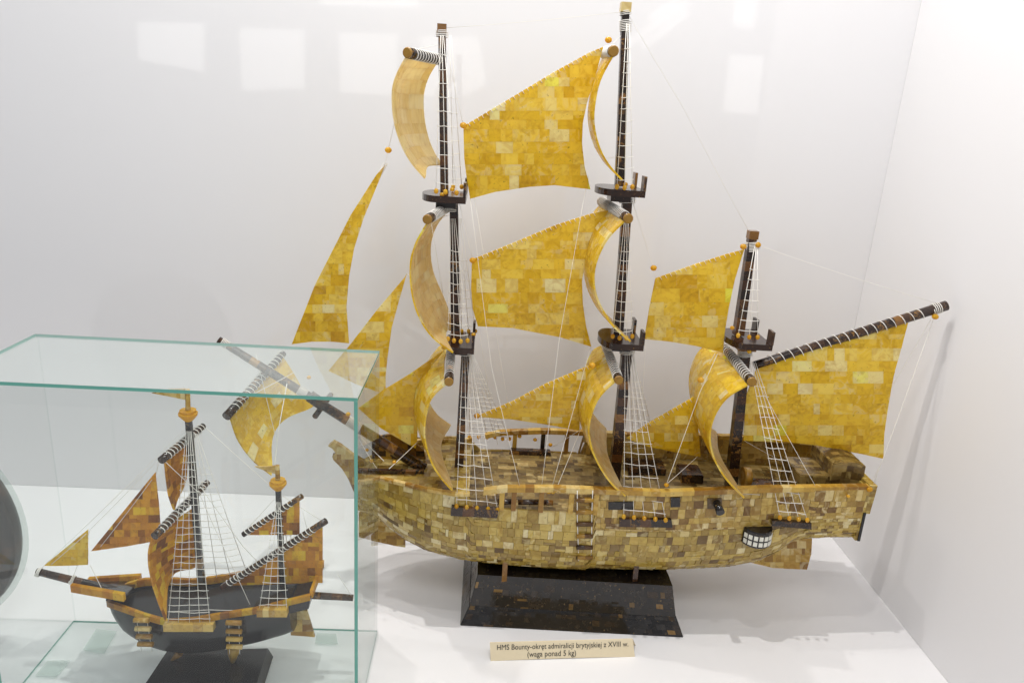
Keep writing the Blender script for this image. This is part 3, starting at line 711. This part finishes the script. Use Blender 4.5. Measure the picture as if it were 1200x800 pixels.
# deck furniture
def deck_box(px0, px1, Y0, Y1, h, name, mat, seed, z0=ZDECK, tilt=0, label=None, arch=0, tw=.016):
    """px0/px1 = left/right pixel column at the near edge of the box"""
    X_0 = atz(px0, 560, z0*S).x; X_0 = px0; mb = MB(seed); return mb
def dbox(xa, xb, ya, yb, h, name, mat, seed, arch=0, z0=ZDECK):
    mb = MB(seed); z = z0*S; xa, xb, ya, yb, h = xa*S, xb*S, ya*S, yb*S, h*S; tw, th = .014, .010
    tiles(mb, [(xa, z), (xb, z), (xb, z+h), (xa, z+h)], lambda x, y, o: Vector((x, ya-o, y+arch*S*sin(pi*(x-xa)/(xb-xa))*(y-z)/h)), tw, th, .002, sub=.02)
    tiles(mb, [(xa, z), (xb, z), (xb, z+h), (xa, z+h)], lambda x, y, o: Vector((x, yb+o, y+arch*S*sin(pi*(x-xa)/(xb-xa))*(y-z)/h)), tw, th, .002, sub=.02)
    tiles(mb, [(ya, z), (yb, z), (yb, z+h), (ya, z+h)], lambda x, y, o: Vector((xa-o, x, y)), tw, th, .002, sub=.02)
    tiles(mb, [(ya, z), (yb, z), (yb, z+h), (ya, z+h)], lambda x, y, o: Vector((xb+o, x, y)), tw, th, .002, sub=.02)
    tiles(mb, [(xa, ya), (xb, ya), (xb, yb), (xa, yb)], lambda x, y, o: Vector((x, y, z+h+o+arch*S*sin(pi*(x-xa)/(xb-xa)))), tw, th, .002, sub=.008)
    return mb.build(name, mat, ship)
def gx(px, py, Y): return at(px, py, Y).x/S
dbox(.723, .788, 1.33, 1.43, .097, 'stern_cabin', M_CABIN, 420, arch=.007)
dbox(.660, .721, 1.332, 1.415, .070, 'cabin_house', M_CABIN, 421)
dbox(gx(806, 574, YC-.075), gx(840, 574, YC-.075), YC-.08, YC-.045, .008, 'deck_hatch', M_DARK, 422)
dbox(gx(884, 574, YC-.05), gx(922, 574, YC-.05), YC-.07, YC+.02, .014, 'deck_hatch', M_DARK, 423)
dbox(gx(741, 545, YC+.02), gx(784, 545, YC+.02), YC+.04, YC+.09, .016, 'deck_hatch', M_DARK, 424)
dbox(gx(800, 545, YC+.02), gx(824, 545, YC+.02), YC+.01, YC+.06, .020, 'deck_hatch', M_DARK, 425)
dbox(gx(598, 532, YC+.12), gx(644, 532, YC+.12), YC+.112, YC+.128, .010, 'timber_baulk', M_DARK, 427)
w0 = at(874, 558, YC-.02); mb = MB(426); mb.tube([w0-Vector((.006, 0, 0)), w0+Vector((.006, 0, 0))], .016, 14); mb.build('ship_wheel', M_RAIL, ship)

# ------------------------------------------------------------------ black stand of the big ship
def prism(mb, q0, q1): mb.hexa(q0, q1)
B = [atz(540, 732), atz(800, 746)]
bl, br = B; dpt = .24*S; yb = max(bl.y, br.y)
h1 = .018
def ringq(i, z, back=0): return [Vector((bl.x+i, bl.y+i*.8, z)), Vector((br.x-i, br.y+i*.8, z)), Vector((br.x-i, br.y+dpt-i*.8, z)), Vector((bl.x+i, bl.y+dpt-i*.8, z))]
stand = root('display_stand', Vector(((bl.x+br.x)/2, (bl.y+br.y)/2+dpt/2, 0)), 'black mosaic trapezoid stand under the large ship', 'stand')
def band(q0, q1, name, seed, tw=.013, th=.009):
    mb = MB(seed)
    for k in range(4):
        a, b, c, d = q0[k], q0[(k+1) % 4], q1[(k+1) % 4], q1[k]; L = (b-a).length; Hh = (d-a).length
        nn = (b-a).cross(d-a).normalized()
        tiles(mb, [(0, 0), (L, 0), (L, Hh), (0, Hh)], lambda x, y, o, a=a, b=b, c=c, d=d, L=L, Hh=Hh, nn=nn: (a*(1-x/L)+b*(x/L))*(1-y/Hh)+(d*(1-x/L)+c*(x/L))*(y/Hh)+nn*o, tw, th, .002, sub=.05, jit=.0002)
    b = len(mb.v); mb.v += q1; mb.face([b, b+1, b+2, b+3], mb.col())
    return mb.build(name, M_BLACK, stand)
band(ringq(0, 0), ringq(.013, .030), 'plinth', 501)
band(ringq(.0137, .030), ringq(.024, zk_of(.2)*S-.002), 'stand_body', 502)
for px in (590, 743):
    a = at(px, 698, 1.29); b = at(px+2, 652, 1.30)
    mb = MB(510+px); mb.box((a+b)/2, (.008, .006, (b-a).length)); mb.build('support_post', M_DARK, stand)

# ------------------------------------------------------------------ label card
c0, c1 = atz(575, 774, .0), atz(744, 769, .0)
dep = .010
t0, t1 = at(574, 752.5, c0.y/S+dep), at(741.5, 748, c1.y/S+dep)
card = root('label_card', (c0+c1)/2, 'cream folded paper card with two lines of black print in front of stand', 'label card')
mb = MB(600); n = 12; th = Vector((0, .0006, 0)); col = mb.col()
def cardp(u, v):
    return (c0*(1-u)+c1*u)*(1-v)+(t0*(1-u)+t1*u)*v+Vector((0, 0, .0006*sin(pi*u)*(1-v)*2))
for i in range(n):
    u0, u1 = i/n, (i+1)/n
    mb.hexa([cardp(u0, 0), cardp(u1, 0), cardp(u1, 0)+th, cardp(u0, 0)+th], [cardp(u0, 1), cardp(u1, 1), cardp(u1, 1)+th, cardp(u0, 1)+th], col)
mb.build('front_leaf', M_CARD, card)
mb = MB(601); bk0 = Vector((c0.x+.006, t0.y+.016, .0004)); bk1 = Vector((c1.x+.006, t1.y+.018, .0004)); o_ = Vector((0, .0006, 0))
mb.hexa([t0+th, t1+th, t1+th+o_, t0+th+o_], [bk0, bk1, bk1+o_, bk0+o_]); mb.build('back_leaf', M_CARD, card)
def glyphs(txt):
    cu = bpy.data.curves.new('print', 'FONT'); cu.body = txt; cu.size = 1; cu.resolution_u = 4; cu.offset = .0; cu.extrude = .003
    to = bpy.data.objects.new('print_src', cu); COL.objects.link(to); bpy.context.view_layer.update()
    me = bpy.data.meshes.new_from_object(to.evaluated_get(bpy.context.evaluated_depsgraph_get())); bpy.data.objects.remove(to)
    return me
def span(me): xs = [vv.co.x for vv in me.vertices]; return min(xs), max(xs)
def text_mesh(txt, u, v, width, parent, tail=None):
    me = glyphs(txt); x0, x1 = span(me); k_ = width/(x1-x0)
    ex = (cardp(1, .5)-cardp(0, .5)).normalized(); ey = (cardp(.5, 1)-cardp(.5, 0)); ey = (ey-ex*ey.dot(ex)).normalized(); ez = ex.cross(ey)
    base = cardp(u, v)+ez*.0005; org = ORG[parent.name]
    place = lambda x, y, z: base+ex*(x-(x0+x1)/2)*k_+ey*(y-.25)*k_*1.15+ez*z*k_-org
    if tail:
        e1 = span(glyphs(tail))[1]; bm = bmesh.new(); bm.from_mesh(me)
        for q in ([(e1-.20, .02), (e1-.12, .02), (e1-.19, -.09), (e1-.27, -.09)], [(e1-.27, -.09), (e1-.19, -.09), (e1-.10, -.13), (e1-.10, -.20), (e1-.2, -.20), (e1-.27, -.15)]):
            bm.faces.new([bm.verts.new((x, y, .004)) for x, y in q])
        bm.to_mesh(me); bm.free()
    for vv in me.vertices: vv.co = place(*vv.co)
    me.materials.clear(); me.materials.append(M_INK)
    o = bpy.data.objects.new('printed_text', me); COL.objects.link(o); o.parent = parent; ORG[o.name] = org
cw = (c1-c0).length
text_mesh('HMS Bounty-okret admiralicji brytyjskiej z XVIII w.', .505, .69, cw*.91, card, 'HMS Bounty-okre')
text_mesh('(waga ponad 5 kg)', .42, .26, cw*.335, card)

# ------------------------------------------------------------------ glass case
case = root('glass_case', atz(250, 765), 'clear glass case with green edges covering the small dark ship', 'glass case')
CX0, CX1 = -.763*S, -.1735*S; CY0, CY1 = 1.018*S, 1.243*S; CZ = .583*S; G = .0042
def pane(lo, hi, name, edges, mat):
    lo = Vector(lo); hi = Vector(hi); mb = MB(1); mb.box((lo+hi)/2, hi-lo)
    ax = min(range(3), key=lambda i: (hi-lo)[i])
    for i, f in enumerate(mb.f):
        vs = [mb.v[k] for k in f]; n = (vs[1]-vs[0]).cross(vs[2]-vs[0]).normalized()
        mb.m[i] = 0 if abs(n[ax]) > .9 or not edges(n) else 1
    return mb.build(name, [mat, M_EDGE], case)
e = .0002
pane((CX0, CY0, CZ), (CX1, CY1, CZ+G), 'top_pane', lambda n: True, M_HAZE)
pane((CX0+G+e, CY0, 0.0037), (CX1-G-e, CY0+G, CZ-e), 'front_pane', lambda n: True, M_GLASS)
pane((CX0+G+e, CY1-G, 0.0037), (CX1-G-e, CY1, CZ-e), 'back_pane', lambda n: False, M_GLASS)
pane((CX0, CY0, 0.0037), (CX0+G, CY1, CZ-e), 'side_pane', lambda n: abs(n.y) > .9 and n.y < 0, M_GLASS)
pane((CX1-G, CY0, 0.0037), (CX1, CY1, CZ-e), 'side_pane', lambda n: abs(n.y) > .9 and n.y < 0, M_GLASS)
pane((CX0, CY0, .0004), (CX1, CY1, .0035), 'base_pane', lambda n: True, M_GLASS)
for i, (q, lb) in enumerate(((((113, 736), (137, 739), (122, 765), (97, 761)), 'clear tape strip on the case floor below the small bowsprit'), (((56, 773), (82, 773), (66, 792), (41, 791)), 'clear tape strip at the left edge of the case floor'), (((371, 741), (394, 742), (396, 754), (369, 753)), 'clear tape strip on the case floor behind the small rudder'))):
    z = .0039; mb = MB(i); mb.hexa([atz(x, y, z) for x, y in q][::-1], [atz(x, y, z+.0003) for x, y in q][::-1]); o = mb.build('tape_strip', M_TAPE)
    tagit(o, lb, 'tape')

# ------------------------------------------------------------------ small dark ship in the case
Y2 = 1.135
sm = root('model_ship', at(235, 760, Y2), 'small two masted ship with black hull and cognac amber sails inside the glass case', 'model ship')
SR = [(124, 704, .004), (130, 706, .022), (145, 711, .036), (170, 720, .048), (195, 727, .054), (225, 725, .056), (260, 719, .056), (300, 713, .054), (335, 704, .050), (364, 697, .045)]
sp = [(at(x, y, Y2-b), b) for x, y, b in SR]; SX = [p.x/S for p, b in sp]; SZ = [p.z/S for p, b in sp]; SBm = [b for p, b in sp]
SK = [(124, 709), (130, 727), (145, 743), (170, 755), (195, 761), (225, 763), (260, 759), (300, 751), (335, 742), (345, 738)]
skp = [at(x, y, Y2-.02) for x, y in SK]; SKX = [p.x/S for p in skp]; SKZ = [p.z/S for p in skp]
XE = at(341, 720, Y2-.04).x/S
def small_pt(X, t, side):
    b = float(np.interp(X, SX, SBm)); zk = float(np.interp(X, SKX, SKZ)); zt = float(np.interp(X, SX, SZ)); an = t*pi/2
    y = b*(sin(an)**.55 if an > 0 else 0); z = zk+(zt-zk)*(1-cos(an)**.85 if t < 1 else 1)
    return Vector((X*S, (Y2+side*y)*S, z*S))
mb = MB(700); NX, NTT = 50, 16; c = (.3, .3, .3, 1)
for side in (-1, 1):
    b0 = len(mb.v)
    for i in range(NX+1):
        for j in range(NTT+1): mb.v.append(small_pt(SX[0]+(XE-SX[0])*i/NX, j/NTT, side))
    for i in range(NX):
        for j in range(NTT):
            a = b0+i*(NTT+1)+j; q = [a, a+NTT+1, a+NTT+2, a+1]; mb.face(q if side < 0 else q[::-1], c, 0, True)
# stern face
b1 = len(mb.v); ring = [small_pt(XE, j/8, -1) for j in range(8, 0, -1)]+[small_pt(XE, j/8, 1) for j in range(0, 9)]
mb.v += ring; mb.face(list(range(b1, b1+len(ring)))[::-1], c)
shull = mb.build('hull', M_GHULL, sm)
# quarter deck box
q = [at(296, 728, Y2-.052), at(362, 712, Y2-.045)]
zt = [float(np.interp(p.x/S, SX, SZ))*S for p in q]
mb = MB(701)
mb.hexa([Vector((q[0].x, (Y2-.0565)*S, q[0].z)), Vector((q[1].x, (Y2-.047)*S, q[1].z)), Vector((q[1].x, (Y2+.047)*S, q[1].z)), Vector((q[0].x, (Y2+.0565)*S, q[0].z))],
        [Vector((q[0].x, (Y2-.0565)*S, zt[0]-.003)), Vector((q[1].x+.004, (Y2-.047)*S, zt[1])), Vector((q[1].x+.004, (Y2+.047)*S, zt[1])), Vector((q[0].x, (Y2+.0565)*S, zt[0]-.003))], (.3, .3, .3, 1))
mb.build('quarter_deck', M_GHULL, sm)
# deck
mb = MB(702); xs = [SX[0]+.004+(XE-SX[0]-.004)*i/24 for i in range(25)]; b0 = 0
for X in xs:
    bb = float(np.interp(X, SX, SBm))*.97; z = float(np.interp(X, SX, SZ))-.012
    mb.v.append(Vector((X*S, (Y2-bb)*S, z*S))); mb.v.append(Vector((X*S, (Y2+bb)*S, z*S)))
for i in range(24): mb.face([2*i, 2*i+2, 2*i+3, 2*i+1], c)
mb.build('deck', M_GHULL, sm)
def srail(side, xa, xb, h, zo, w, seed):
    mb = MB(seed); x = xa
    while x < xb-.001:
        x2 = min(xb, x+mb.r.uniform(.010, .022)); q = []
        for X in (x, x2):
            bb = float(np.interp(X, SX, SBm)); z = float(np.interp(X, SX, SZ))+zo; yy = Y2+side*bb
            q.append([Vector((X*S, (yy-w/2)*S, (z-h/2)*S)), Vector((X*S, (yy+w/2)*S, (z-h/2)*S)), Vector((X*S, (yy+w/2)*S, (z+h/2)*S)), Vector((X*S, (yy-w/2)*S, (z+h/2)*S))])
        mb.hexa(q[0], q[1]); x = x2
    mb.build('rail', M_COGN, sm)
srail(-1, SX[0]+.005, SX[-1], .011, -.003, .006, 703); srail(1, SX[0]+.005, SX[-1], .014, .0, .006, 704)
mb = MB(705); p = Vector((SX[-1]*S, Y2*S, SZ[-1]*S)); mb.box(p+Vector((.001, 0, .002)), (.004, .09*S, .012)); mb.build('stern_rail', M_COGN, sm)
def sflat(outl, name='sail', mat=None, seed=1, tw=12, th=9, thick=1.6, Y=Y2, belly=.0): return flat_sail(name, outl, Y, sm, mat or M_COGN, tw, th, thick, belly, seed=seed)
sflat([(52, 662), (103, 620), (103, 661), (78, 662)], seed=710, mat=M_SAIL, tw=14)
sflat([(107, 645), (182, 553), (186, 590), (189, 632), (150, 639)], seed=711)
sflat([(290, 626), (320, 606), (351, 586), (351, 626)], seed=712)
sflat([(262, 685), (300, 662), (340, 638), (378, 616), (378, 682), (320, 684)], seed=713, tw=13)
sflat([(341, 716), (360, 714), (369, 745), (341, 743)], 'rudder', M_RAIL, seed=714, thick=3, tw=20, th=14)
line(sm, [at(60, 661, Y2-.004), at(101, 625, Y2-.004)], .0005); line(sm, [at(118, 640, Y2-.004), at(178, 562, Y2-.004)], .0005)
square_sail([(193, 541), (195, 560), (198, 580), (204, 597)], [(218, 520), (219, 540), (218, 560), (213, 574)], Y2-.05, Y2, sm, [M_COGN, M_COGN], .006, .014, .011, 715, .1)
square_sail([(178, 631), (174, 652), (179, 685), (194, 727)], [(232, 592), (230, 622), (228, 645), (228, 664)], Y2-.075, Y2+.02, sm, [M_COGN, M_COGN], .008, .014, .011, 716, .5)
def sspar(name, a, b, Ya, Yb, r0, r1, mat=None, seed=1, wrap=None, pitch=.0066, sq=False): return spar(name, at(*a, Ya), at(*b, Yb), PX(r0, Y2), PX(r1, Y2), sm, mat or M_DARK, seed, wrap=wrap, pitch=pitch, sq=sq)
sspar('mast', (237, 695), (221, 492), Y2, Y2, 5.5, 4.5, M_BLACK, 720, sq=True)
sspar('mast', (332, 695), (326, 572), Y2, Y2, 5, 4, M_BLACK, 721, sq=True)
sspar('yard', (189, 539), (238, 499), Y2-.06, Y2+.05, 4.8, 4, seed=722, wrap=(.1, .95))
sspar('yard', (181, 628), (243, 565), Y2-.08, Y2+.06, 4.8, 4, seed=723, wrap=(.1, .95))
sspar('yard', (285, 626), (354, 581), Y2-.012, Y2-.008, 3.4, 3.4, seed=724, wrap=(.05, .85))
sspar('yard', (260, 688), (382, 610), Y2-.012, Y2-.008, 3.8, 4.2, seed=725, wrap=(.05, .9))
sspar('bowsprit', (136, 692), (43, 669), Y2, Y2, 5.6, 4.4, seed=726)
for x, y in ((45, 670), (85, 679)):
    w = MB(1); coil(w, at(x-1.5, y-.4, Y2), at(x+2.5, y+.6, Y2), PX(5.2, Y2), .0015, .0007); w.build('lashing', M_THREAD, sm)
sspar('stern_boom', (364, 697), (414, 700), Y2, Y2, 4.6, 4, seed=727, sq=True)
def crow(px, py, w, h, ph, pen, seed):
    c = at(px, py+h/2, Y2); rr = PX(w/2, Y2); hh = PX(h, Y2)
    cup = MB(seed).lathe(c, [(rr*.42, 0), (rr*.78, hh*.28), (rr*1.1, hh*.58), (rr*1.12, hh*.74), (rr*.92, hh*.78), (rr*.96, hh)], 10).build('crow_nest', M_BEAD, sm)
    spar('flag_pole', c+Vector((0, 0, hh*.8)), at(px-1, ph, Y2), PX(3, Y2), PX(2.6, Y2), sm, M_RAIL, seed+1)
    flat_sail('pennant', pen, Y2, sm, M_RAIL, 14, 10, 2, .0, seed=seed+2)
crow(221, 486, 20, 14, 456, [(178, 460), (197, 456), (217, 455), (217, 468), (198, 464)], 730)
crow(326, 567, 19, 14, 545, [(299, 546), (312, 546), (325, 545), (325, 555), (313, 552)], 740)
# beakhead planks
def plank(a, b, Ya, Yb, w, h, mat, seed, name='beakhead_plank'):
    A, Bp = at(*a, Ya), at(*b, Yb); mb = MB(seed); n = 5
    for i in range(n):
        p, q = A+(Bp-A)*i/n, A+(Bp-A)*(i+1)/n; W = Vector((0, w/2, 0)); Hh = Vector((0, 0, h/2))
        mb.hexa([p-W-Hh, p+W-Hh, p+W+Hh, p-W+Hh], [q-W-Hh, q+W-Hh, q+W+Hh, q-W+Hh])
    return mb.build(name, mat, sm)
plank((84, 688), (146, 699), Y2-.03, Y2-.055, .006, .011, M_COGN, 750)
plank((104, 680), (165, 676), Y2+.03, Y2+.055, .006, .010, M_COGN, 751)
mb = MB(752); mb.hexa([at(88, 692, Y2-.03), at(144, 704, Y2-.055), at(163, 682, Y2+.055), at(104, 684, Y2+.03)], [p+Vector((0, 0, .004)) for p in (at(88, 692, Y2-.03), at(144, 704, Y2-.055), at(163, 682, Y2+.055), at(104, 684, Y2+.03))], (.2, .3, .3, 1)); mb.build('beakhead_floor', M_BLACK, sm)
plank((193, 733), (251, 733), Y2-.062, Y2-.062, .010, .011, M_RAIL, 753, 'chain_plate')
plank((302, 716), (337, 716), Y2-.060, Y2-.060, .010, .011, M_RAIL, 754, 'chain_plate')
def sladder(ap, feet, Yf, gap, seed, y0t=.08, Ya=None): ladder(sm, at(*ap, Ya or Y2-.012), [at(x, y, Yf) for x, y in feet], y0t, PX(gap, Y2), r=.00042, seed=seed, deadeyes=False, spread=.0015)
sladder((221, 505), [(197, 729), (209, 729), (222, 729), (234, 729), (246, 729)], Y2-.062, 9, 760)
sladder((326, 588), [(304, 713), (314, 713), (325, 713), (336, 713)], Y2-.06, 9, 761)
sladder((229, 508), [(240, 676), (254, 676), (270, 676), (290, 672)], Y2+.05, 10, 762, y0t=.2, Ya=Y2+.01)
sladder((329, 592), [(333, 668), (342, 668), (352, 668)], Y2+.05, 10, 763, y0t=.3, Ya=Y2+.01)
for pts in ([(219, 503, 0), (106, 620, 0), (84, 680, 0)], [(216, 503, 0), (52, 662, 0), (45, 668, 0)], [(193, 540, -.06), (233, 577, 0), (293, 708, -.05)], [(240, 500, .05), (324, 575, 0)], [(322, 584, 0), (287, 622, 0)], [(330, 580, 0), (381, 612, 0)],
            [(235, 570, 0), (285, 640, 0), (306, 662, 0)], [(198, 716, -.06), (245, 714, -.05), (294, 715, -.055)], [(396, 672, 0), (412, 698, 0)], [(106, 662, 0), (122, 695, -.04)], [(183, 555, 0), (186, 540, -.03)], [(355, 600, 0), (365, 640, 0)]):
    line(sm, [at(x, y, Y2+d) for x, y, d in pts], .0004)
# rope ladders on the side: amber rungs on two cords
def rope_ladder(x, ys, dx, Y, seed):
    a = at(x-6, ys[0]-2, Y); b = at(x-6+dx, ys[-1]+9, Y); ro = line(sm, [a, b], .0004, 'side_ladder')
    r2 = line(sm, [at(x+6, ys[0]-2, Y), at(x+6+dx, ys[-1]+9, Y)], .0004, 'rope'); r2.parent = ro
    for i, y in enumerate(ys):
        xx = x+dx*i/len(ys); a = at(xx-9, y, Y-.003); b = at(xx+9, y+.5, Y-.003); MB(seed+i).tube([a, (a+b)/2, b], .0036, 6).build('rung', M_RAIL, ro)
rope_ladder(166, (726, 736, 745, 754), 6, Y2-.058, 770)
rope_ladder(274, (729, 739, 748, 757), 1, Y2-.062, 780)
# stand of the small ship
zs = .022
sst = root('display_stand', atz(240, 790), 'black slab stand under the small ship inside the glass case', 'stand')
T = [atz(196, 762, zs), atz(314, 759, zs)]; dy = .12
mb = MB(790); tl, tr = T; f0 = Vector((tl.x-.004, CY0+.012, zs)); f1 = Vector((tr.x+.006, CY0+.012, zs))
mb.hexa([Vector((p.x, p.y, .0040)) for p in (f0+Vector((-.006, -.004, 0)), f1+Vector((.006, -.004, 0)), tr+Vector((.006, .004, 0)), tl+Vector((-.006, .004, 0)))], [f0, f1, tr, tl], (.2, .2, .2, 1)); mb.build('slab', M_GHULL, sst)
for px, w, seed, pp in ((204, 5, 1, (211, 764, 203, 793)), (274, 9, 2, (275, 756, 274, 793))):
    a = at(pp[0], pp[1], Y2-.018); b = at(pp[2], pp[3], Y2-.018); b.z = max(b.z, zs)
    MB(800+seed).tube([a, a+(b-a)*.4, b], [PX(w, Y2), PX(w*.85, Y2), PX(w*.3, Y2)], 6).build('support_peg', M_RAIL, sst)

# ------------------------------------------------------------------ dark round slab at the left edge
dc = atz(-127, 618, .001); rY = 1.19; c = at(-127, 618, rY); rad = c.z-.002
dk = NT('dark_stone'); tcn = dk.n('ShaderNodeTexCoord'); nn = dk.n('ShaderNodeTexNoise', i_Scale=22.0, i_Detail=8.0, i_Distortion=1.0); dk.l(tcn.outputs['Object'], nn.inputs['Vector'])
cc = dk.ramp(nn.outputs[0], [(.35, (.018, .018, .02)), (.5, (.035, .03, .03)), (.62, (.07, .035, .022)), (.75, (.06, .06, .05))]); dk.l(cc.outputs[0], dk.p.inputs['Base Color']); dk.p.inputs['Roughness'].default_value = .55
disc = root('round_plaque', Vector((c.x, c.y, 0)), 'dark mottled round plaque with pale rim cut by the left edge of the photo', 'plaque')
def disc_mesh(r0, th, name, mat, y0=0, dome=0):
    mb = MB(1); n = 64; prof = [(0.001, -dome), (r0*.6, -dome*.7), (r0*.9, -dome*.25), (r0*.985, 0), (r0, .003), (r0, th)]
    b = len(mb.v)
    for (r, y) in prof:
        for k in range(n): mb.v.append(c+Vector((r*cos(2*pi*k/n), y+y0-th/2, r*sin(2*pi*k/n))))
    for i in range(len(prof)-1):
        for k in range(n): k2 = (k+1) % n; mb.face([b+i*n+k, b+i*n+k2, b+(i+1)*n+k2, b+(i+1)*n+k], (.5,)*4, 0, i < 3)
    mb.face([b+(len(prof)-1)*n+k for k in range(n)], (.5,)*4)
    return mb.build(name, mat, disc)
disc_mesh(rad*.955, .02, 'face', dk.m, 0, .01)
disc_mesh(rad, .006, 'rim', M_TAPE, .008, 0)
